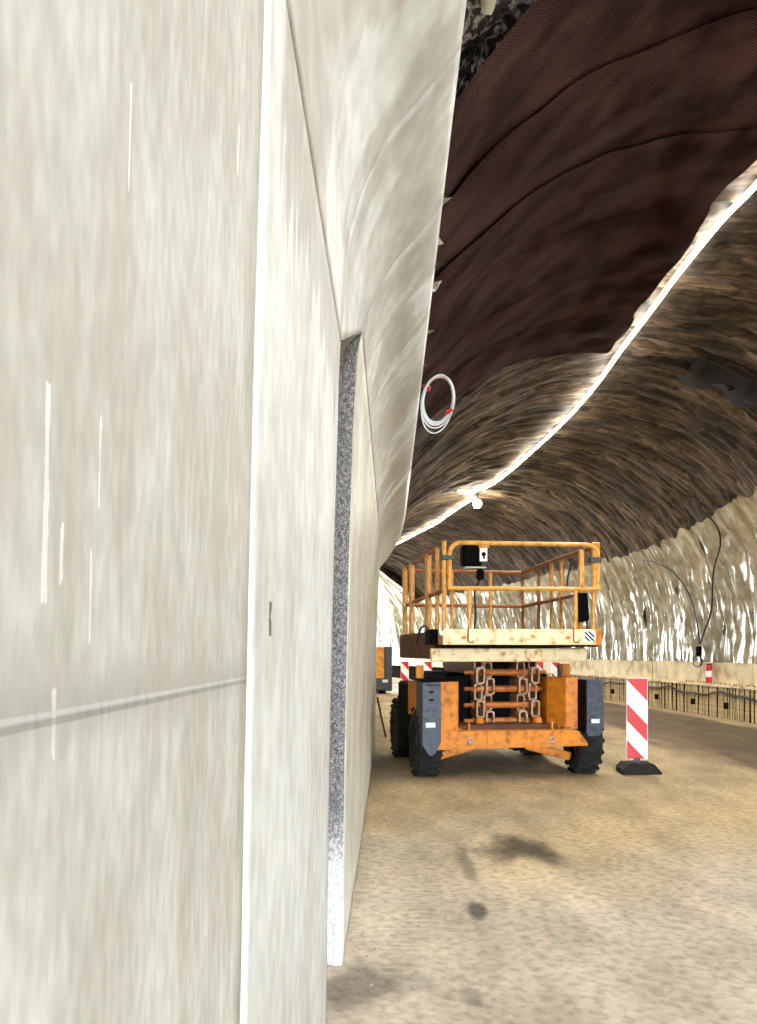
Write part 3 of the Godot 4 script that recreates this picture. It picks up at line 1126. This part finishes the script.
	block(L, "engine_cover", V(0.47, 0.60, 0.85), V(0.68, 1.22, 2.4), M.black, 0.03)
	var cols := [[-0.288, 1.2, 0.5], [-0.288, 0.79, 0.5], [-0.29, 0.995, 0.60], [-0.29, 1.36, 0.60], [0.405, 1.2, 0.5], [0.405, 0.79, 0.5], [0.40, 0.995, 0.60], [0.40, 1.36, 0.60], [-0.155, 1.065, 0.54], [-0.155, 0.66, 0.54], [-0.16, 1.27, 0.64], [-0.16, 0.86, 0.64], [0.262, 1.065, 0.54], [0.262, 0.66, 0.54], [0.258, 1.27, 0.64], [0.258, 0.86, 0.64]]
	for a in cols:
		var st := start()
		hollow(st, Vector3.ZERO, 0.108, 0.205, 0.018, -1.9)
		var o := obj("scissor_arm", st, M.arm, stack)
		o.position = V(a[0], a[1], a[2])
	for y in [1.235, 1.03, 0.83, 0.635]:
		var st := start()
		tube(st, [V(-0.36, y, 0.66), V(-0.35, y, 0.66), V(0.475, y, 0.66), V(0.485, y, 0.66)], 0.042, 14)
		for s in [-0.41, 0.535]:
			tube(st, [V(s - 0.05, y, 0.66), V(s + 0.05, y, 0.66)], 0.026, 10)
		obj("cross_bar", st, M.rust_bar, stack)
	for x in [-0.31, 0.42]:
		block(stack, "bearing_block", V(x - 0.05, 0.57, 0.42), V(x + 0.05, 0.69, 0.56), M.orange, 0.02)
	# ---- platform
	var deck := block(L, "deck", V(-0.85, 1.40, 0.34), V(0.96, 1.545, 3.0), M.brown, 0.01)
	block(deck, "deck_plate", V(-0.86, 1.55, 0.02), V(1.02, 1.575, 3.0), M.black, 0.005)
	block(L, "deck_beam", V(-0.955, 1.372, 0.24), V(0.965, 1.532, 0.34), M.worn, 0.012)
	block(L, "toe_board", V(-0.865, 1.572, -0.015), V(1.035, 1.757, 0.015), M.worn, 0.006)
	block(L, "extension_side", V(-0.96, 1.575, 0.26), V(-0.865, 1.76, 0.6), M.black, 0.01)
	block(L, "toe_board", V(-0.90, 1.40, 0.5), V(-0.855, 1.74, 3.0), M.brown, 0.008)
	block(L, "toe_board", V(0.98, 1.55, 0.05), V(1.02, 1.74, 3.0), M.rust_orange, 0.008)
	block(L, "toe_board", V(-0.9, 1.55, 2.97), V(1.02, 1.74, 3.0), M.rust_orange, 0.008)
	block(L, "toe_cap", V(0.98, 1.568, -0.025), V(1.045, 1.765, 0.05), M.orange, 0.006)
	# hazard label: slanted dark stripes on a pale plate
	var hz := block(L, "hazard_label", V(0.83, 1.612, -0.021), V(0.955, 1.735, -0.014), M.sheet_white, 0.001)
	var plate := PackedVector2Array([Vector2(0.834, 1.616), Vector2(0.951, 1.616), Vector2(0.951, 1.731), Vector2(0.834, 1.731)])
	for k in 3:
		var c0: float = 0.80 + k * 0.055
		var band := PackedVector2Array([Vector2(c0 - 0.06, 1.75), Vector2(c0 - 0.035, 1.75), Vector2(c0 + 0.125, 1.60), Vector2(c0 + 0.10, 1.60)])
		for poly in Geometry2D.intersect_polygons(plate, band):
			var st := start()
			prism(st, poly, 0.0205, 0.0235)
			obj("stripe", st, M.black, hz)
	# guard rails: front
	var t := 0.027
	var hoop := []
	for k in 7:
		var a := PI - PI / 2 * k / 6.0
		hoop.append(V(-0.65 + cos(a) * 0.135, 2.62 + sin(a) * 0.135, 0.0))
	for k in 7:
		var a := PI / 2 - PI / 2 * k / 6.0
		hoop.append(V(0.87 + cos(a) * 0.135, 2.62 + sin(a) * 0.135, 0.0))
	hoop.push_front(V(-0.785, 2.22, 0.0))
	hoop.append(V(1.005, 2.22, 0.0))
	bar(L, "top_rail", hoop, t, M.orange_rail)
	bar(L, "mid_rail", [V(-0.80, 2.225, 0.0), V(1.03, 2.232, 0.0)], t, M.orange_rail)
	bar(L, "post", [V(-0.845, 1.74, 0.02), V(-0.845, 2.775, 0.02)], t, M.orange_rail)
	bar(L, "post", [V(-0.549, 1.76, 0.0), V(-0.549, 2.22, 0.0)], t, M.orange_rail)
	bar(L, "post", [V(0.73, 1.76, 0.0), V(0.73, 2.22, 0.0)], t, M.orange_rail)
	bar(L, "post", [V(0.97, 1.74, 0.05), V(0.97, 2.22, 0.05)], t * 0.8, M.orange_rail)
	for x in [-0.569, 0.70]:
		bar(L, "hook", [V(x, 1.78, -0.02), V(x, 1.615, -0.02), V(x + 0.02, 1.60, -0.02), V(x + 0.06, 1.603, -0.02), V(x + 0.065, 1.625, -0.02)], 0.009, M.rust_orange)
	for y in [2.58]:
		block(L, "clamp", V(-0.875, y - 0.03, -0.03), V(-0.73, y + 0.03, 0.05), M.grey, 0.01)
		block(L, "clamp", V(0.90, y - 0.04, -0.035), V(1.04, y + 0.03, 0.05), M.grey, 0.01)
	block(L, "gate_upright", V(0.80, 2.235, 0.05), V(0.86, 2.70, 0.09), M.orange_rail, 0.01)
	block(L, "gate_upright", V(0.94, 2.235, -0.01), V(1.035, 2.79, 0.06), M.orange_rail, 0.015)
	# left side
	for p in [[1.0, 0.045], [2.25, 0.04], [2.85, 0.04]]:
		block(L, "post", V(-0.84 - 0.02, 1.70, p[0]), V(-0.80, 2.74, p[0] + p[1] * 3.5), M.orange_rail, 0.01)
	bar(L, "top_rail", [V(-0.83, 2.745, 0.55), V(-0.82, 2.74, 1.8), V(-0.80, 2.74, 3.0)], t, M.rust_orange)
	bar(L, "mid_rail", [V(-0.83, 2.21, 0.04), V(-0.82, 2.20, 1.8), V(-0.80, 2.19, 3.0)], t, M.rust_orange)
	bar(L, "post", [V(-0.82, 1.74, 0.55), V(-0.82, 2.745, 0.55)], t, M.orange_rail)
	# right side
	bar(L, "top_rail", [V(1.0, 2.745, 0.05), V(1.0, 2.735, 1.5), V(1.01, 2.70, 3.0)], t, M.rust_orange)
	bar(L, "mid_rail", [V(1.0, 2.21, 0.55), V(1.01, 2.18, 3.0)], t, M.rust_orange)
	for d in [0.55, 1.25, 1.65, 2.2, 2.98]:
		bar(L, "post", [V(1.0, 1.72, d), V(1.0, 2.73, d)], t * 0.9, M.rust_orange if d > 2.0 else M.orange_rail)
	# back
	bar(L, "top_rail", [V(-0.80, 2.71, 3.0), V(1.01, 2.70, 3.0)], t, M.rust_orange)
	bar(L, "mid_rail", [V(-0.80, 2.19, 3.0), V(1.01, 2.18, 3.0)], t, M.rust_orange)
	for x in [-0.1, 0.5]:
		bar(L, "post", [V(x, 1.72, 3.0), V(x, 2.70, 3.0)], t, M.orange_rail)
	# cable loop at the left edge
	var loop := []
	for k in 13:
		var a := PI * k / 12.0
		loop.append(V(-0.90, 1.60 + sin(a) * 0.22, 0.55 + 0.45 * (1 - cos(a))))
	bar(L, "cable_loop", loop, 0.014, M.cable)
	# control box with its key tag, hung on the top rail
	var ctrl := block(L, "control_box", V(-0.60, 2.50, 0.10), V(-0.37, 2.745, 0.28), M.black, 0.02)
	block(ctrl, "bracket", V(-0.58, 2.472, 0.06), V(-0.33, 2.486, 0.20), M.silver, 0.003)
	block(ctrl, "joystick", V(-0.42, 2.34, 0.12), V(-0.34, 2.47, 0.22), M.black, 0.02)
	bar(ctrl, "lead", [V(-0.38, 2.36, 0.17), V(-0.44, 2.2, 0.2), V(-0.40, 1.9, 0.3), V(-0.42, 1.6, 0.4)], 0.012, M.cable)
	var tg := block(L, "key_tag", V(-0.42, 2.545, 0.02), V(-0.33, 2.70, 0.035), M.sheet_white, 0.003)
	tg.set_meta("label", "white tag with a black keyhole mark")
	var key := start()
	var cyl := []
	for k in 18:
		cyl.append(Vector2(-0.375 + cos(TAU * k / 18) * 0.026, 2.628 + sin(TAU * k / 18) * 0.026))
	prism(key, PackedVector2Array(cyl), -0.02, -0.016)
	prism(key, PackedVector2Array([Vector2(-0.385, 2.612), Vector2(-0.365, 2.612), Vector2(-0.362, 2.572), Vector2(-0.38, 2.572)]), -0.02, -0.016)
	obj("keyhole_mark", key, M.black, tg)
	block(tg, "tag_clip", V(-0.435, 2.70, 0.0), V(-0.315, 2.735, 0.03), M.orange_rail, 0.006)
	# black pouch hung inside the right corner
	var bag := start()
	prism(bag, PackedVector2Array([Vector2(0.77, 2.19), Vector2(0.90, 2.19), Vector2(0.925, 1.88), Vector2(0.90, 1.85), Vector2(0.82, 1.84), Vector2(0.80, 1.86), Vector2(0.785, 2.02), Vector2(0.75, 2.05)]), -0.16, -0.06)
	obj("pouch", bag, M.black, L)
	bar(L, "pouch_cable", [V(0.70, 2.55, 0.06), V(0.67, 2.36, 0.1), V(0.655, 2.28, 0.08)], 0.011, M.cable)
	bar(L, "pouch_cable", [V(1.03, 2.72, 0.0), V(1.08, 2.69, 0.0), V(1.115, 2.62, 0.0), V(1.14, 2.55, 0.0)], 0.012, M.cable)


# ---------------------------------------------------------------- beacons and small things
func stripe_poly(w: float, h: float, lo: float, hi: float, rise: float) -> PackedVector2Array:
	# the part of the panel between two slanted lines y = lo + rise * x/w and y = hi + rise * x/w
	var box_ := PackedVector2Array([Vector2(0, 0), Vector2(w, 0), Vector2(w, h), Vector2(0, h)])
	var band := PackedVector2Array([Vector2(-0.01, lo - rise * 0.01 / w), Vector2(w + 0.01, lo + rise * (1 + 0.01 / w)), Vector2(w + 0.01, hi + rise * (1 + 0.01 / w)), Vector2(-0.01, hi - rise * 0.01 / w)])
	var r := Geometry2D.intersect_polygons(box_, band)
	return r[0] if r.size() else PackedVector2Array()


func make_beacon(label: String, at: Vector3, turn: float, falling := true) -> Node3D:
	var b := thing("warning_beacon", label, "traffic marker", at, turn, "red and white warning beacons")
	# heavy rubber foot
	var ft := start()
	prism(ft, PackedVector2Array([Vector2(-0.21, 0.0), Vector2(0.25, 0.0), Vector2(0.25, 0.03), Vector2(0.17, 0.12), Vector2(-0.15, 0.12), Vector2(-0.21, 0.06)]), -0.20, 0.20)
	var foot := obj("foot", ft, M.rubber, b)
	for x in [-0.08, 0.12]:
		block(foot, "grip", Vector3(x - 0.05, 0.10, 0.17), Vector3(x + 0.05, 0.127, 0.19), M.black, 0.006)
	block(b, "stem", Vector3(-0.035, 0.10, -0.03), Vector3(0.035, 0.19, 0.03), M.grey, 0.008)
	var w := 0.258
	var h := 1.0
	var st := start()
	prism(st, PackedVector2Array([Vector2(-w / 2, 0.165), Vector2(w / 2, 0.165), Vector2(w / 2, 1.165), Vector2(-w / 2, 1.165)]), -0.022, 0.018)
	var pan := obj("panel", st, M.sheet_white, b)
	for k in 3:
		var rise := -0.26 if falling else 0.26
		var lo: float = [0.05, 0.47, 0.9][k] if falling else [-0.22, 0.2, 0.63][k]
		var poly := stripe_poly(w - 0.012, h - 0.012, lo, lo + 0.21 if falling else lo + 0.21, rise)
		if k == 0 and falling:
			poly = stripe_poly(w - 0.012, h - 0.012, -0.2, 0.23, rise)
		if k == 2 and falling:
			poly = stripe_poly(w - 0.012, h - 0.012, 0.97, 1.5, rise)
		if poly.size() < 3:
			continue
		for i in poly.size():
			poly[i] += Vector2(-w / 2 + 0.006, 0.171)
		var s := start()
		prism(s, poly, 0.015, 0.021)
		obj("stripe", s, M.red, pan)
	return b


func make_beacons() -> void:
	make_beacon("large red and white striped warning beacon standing alone right of the lift", Vector3(3.19, 0.0, -10.62), -0.05)
	make_beacon("small distant beacon left of the lift, beside the yellow machine", Vector3(0.84, 0.0, -27.5), 0.1)
	make_beacon("distant beacon seen over the left corner of the lift", Vector3(1.55, 0.0, -27.0), 0.1)
	make_beacon("distant beacon seen under the lift platform beside its scissor arms", Vector3(5.05, 0.0, -27.0), 0.0)
	make_beacon("distant beacon seen under the lift platform above the right cabinet", Vector3(5.36, 0.0, -26.0), 0.0)


func make_small_things() -> void:
	# short delineator on the ledge of the kerb band
	var dl := thing("ledge_marker", "short red and white banded post standing on the ledge below the foil", "marker post", P(19.6, 4.00, 0.762))
	var st := start()
	tube(st, [Vector3(0, 0, 0), Vector3(0, 0.14, 0)], 0.07, 16)
	tube(st, [Vector3(0, 0.28, 0), Vector3(0, 0.42, 0)], 0.07, 16)
	obj("red_band", st, M.red, dl)
	st = start()
	tube(st, [Vector3(0, 0.14, 0), Vector3(0, 0.28, 0)], 0.069, 16)
	obj("white_band", st, M.sheet_white, dl)
	st = start()
	tube(st, [Vector3(0, 0.42, 0), Vector3(0, 0.45, 0)], 0.06, 16)
	obj("cap", st, M.black, dl)
	# thin pins behind the large beacon
	for q in [[22.6, 1.35, M.rust_orange, "thin rusty pin standing on the ledge behind the large beacon", 0.012], [22.1, 1.22, M.silver, "pale pin on the ledge just above the large beacon", 0.02]]:
		st = start()
		tube(st, [P(q[0], 3.97, 0.76), P(q[0], 3.97, q[1])], q[4], 8)
		tag(obj("pin", st, q[2]), q[3], "pin")
	# cables hung on the foil and their dark bundle
	var ww := func(d: float, h: float) -> Vector3:
		var lat := 3.84
		if h > SPRING:
			lat = 3.84 * cos(asin(clamp((h - SPRING) / R_OUT, 0.0, 1.0)))
		return P(d, lat, h)
	var c1 := []
	for q in [[21.9, 3.85], [21.3, 3.72], [20.6, 3.45], [20.15, 3.0], [19.95, 2.55], [19.8, 2.0], [19.75, 1.66]]:
		c1.append(ww.call(q[0], q[1]))
	st = start()
	tube(st, smooth(c1), 0.018, 8)
	tag(obj("cable", st, M.cable), "thin dark cable curving down the foil from the left to the bundle", "cable")
	c1 = []
	for q in [[17.9, 4.45], [17.7, 4.1], [17.9, 3.75], [18.5, 3.35], [18.8, 3.0], [19.1, 2.4], [19.5, 1.95], [19.7, 1.66]]:
		c1.append(ww.call(q[0], q[1]))
	st = start()
	tube(st, smooth(c1), 0.02, 8)
	tag(obj("cable", st, M.cable), "dark cable hanging down the foil from its top edge to the bundle", "cable")
	var bun := thing("cable_bundle", "black cable bundle with a wire loop hanging on the foil", "cable bundle", P(19.75, 3.82, 1.5))
	st = start()
	tube(st, [Vector3(0, 0.11, 0), Vector3(0.01, 0.08, 0), Vector3(0.01, -0.08, 0), Vector3(0, -0.12, 0)], 0.07, 10)
	obj("plug", st, M.black, bun)
	st = start()
	for k in 3:
		var ring := []
		for i in 20:
			ring.append(Vector3(-0.03 + cos(TAU * i / 20) * (0.08 + k * 0.008), -0.24 + sin(TAU * i / 20) * 0.13, 0.02 * k + cos(TAU * i / 20) * 0.05))
		tube(st, ring, 0.011, 6, false, true)
	obj("wire_loop", st, M.cable, bun)
	# white cable coil at the top edge of the lining
	var coil := thing("cable_coil", "coil of white cable with red ties hung at the lining's top edge", "cable coil", Vector3(0.505, 3.545, -7.05))
	st = start()
	for k in 7:
		var ring := []
		var drop: float = [0.0, 0.004, 0.012, 0.02, 0.03, 0.05, 0.085][k]
		var sx: float = [0.128, 0.118, 0.134, 0.122, 0.130, 0.136, 0.128][k]
		for i in 32:
			var a := TAU * i / 32
			var low := 0.5 - 0.5 * sin(a)
			ring.append(Vector3(cos(a) * sx - 0.03 * low * (1.0 + drop * 8.0), sin(a) * 0.175 + 0.025 - drop * low * 1.3, sin(a) * 0.03 + (k - 3) * 0.011))
		tube(st, ring, 0.0062, 6, false, true)
	obj("cable_loops", st, M.white_cable, coil)
	for q in [[-0.108, 0.11, 0.7], [0.072, -0.085, -0.75]]:
		st = start()
		box(st, Vector3(q[0], q[1], 0.0), Vector3(0.06, 0.022, 0.09), 0.006, Basis(Vector3.BACK, -q[2] * 0.4))
		obj("red_tie", st, M.red, coil)
	st = start()
	tube(st, [Vector3(-0.108, 0.11, 0), Vector3(-0.14, 0.13, 0.0), Vector3(-0.22, 0.12, 0)], 0.008, 6)
	obj("tie_wire", st, M.grey, coil)
	# torn scraps of foil along the top edge
	var order := ["topmost", "second from the top", "third from the top", "fourth from the top", "second lowest", "lowest, just above the cable coil"]
	for k in 6:
		var d: float = [4.1, 4.55, 4.8, 5.1, 5.8, 6.5][k]
		st = start()
		st.set_smooth_group(-1)
		var base := on_lining(d, TOP)
		var pts := []
		for i in 5:
			pts.append(base + Vector3(rng.randf_range(-0.05, 0.03), rng.randf_range(-0.02, 0.05), rng.randf_range(-0.08, 0.08)))
		pts[0] = base + Vector3(-0.06, 0.01, 0)
		pts[4] = base + Vector3(0.03 + rng.randf() * 0.03, rng.randf_range(0.0, 0.06), rng.randf_range(-0.05, 0.05))
		for i in 3:
			tri(st, pts[0], pts[i + 1], pts[(i + 1) % 3 + 2])
			tri(st, pts[i], pts[i + 1], pts[4])
		tag(obj("foil_scrap", st, M.foil), "torn scrap of foil on the lining's top edge, " + order[k], "scrap", "torn foil scraps on the lining edge")
	# stick leaning on the wall
	st = start()
	tube(st, [Vector3(0.13, 0.0, -14.9), Vector3(0.05, 0.36, -14.7), Vector3(-0.02, 0.72, -14.5)], 0.018, 8)
	tag(obj("stick", st, M.wood), "thin brown stick leaning against the left wall behind the lift", "stick")
	# yellow machine in the bend
	var mc := thing("compressor", "yellow site machine with a dark end frame half hidden by the left wall", "machine", Vector3(-0.45, 0, -30.0), 0.12)
	block(mc, "body", Vector3(-0.95, 0.52, -2.2), Vector3(0.68, 1.66, 0.0), M.yellow, 0.04)
	block(mc, "end_frame", Vector3(0.66, 0.1, -2.25), Vector3(0.93, 1.66, 0.04), M.slate, 0.03)
	block(mc, "skid", Vector3(-1.0, 0.12, -2.25), Vector3(0.90, 0.55, 0.03), M.slate, 0.03)
	block(mc, "label_plate", Vector3(0.58, 0.40, 0.03), Vector3(0.78, 0.50, 0.05), M.white, 0.002)
	block(mc, "door", Vector3(-0.85, 0.60, -0.01), Vector3(0.10, 1.55, 0.02), M.yellow, 0.01)
	for x in [-0.7, 0.6]:
		block(mc, "foot", Vector3(x - 0.12, 0.0, -0.4), Vector3(x + 0.12, 0.13, -0.1), M.black, 0.02)
		block(mc, "foot", Vector3(x - 0.12, 0.0, -2.0), Vector3(x + 0.12, 0.13, -1.7), M.black, 0.02)


func smooth(p: Array) -> Array:
	var c := Curve3D.new()
	for i in p.size():
		var t: Vector3 = (p[min(p.size() - 1, i + 1)] - p[max(0, i - 1)]) * 0.17
		c.add_point(p[i], -t, t)
	c.bake_interval = 0.08
	return Array(c.get_baked_points())
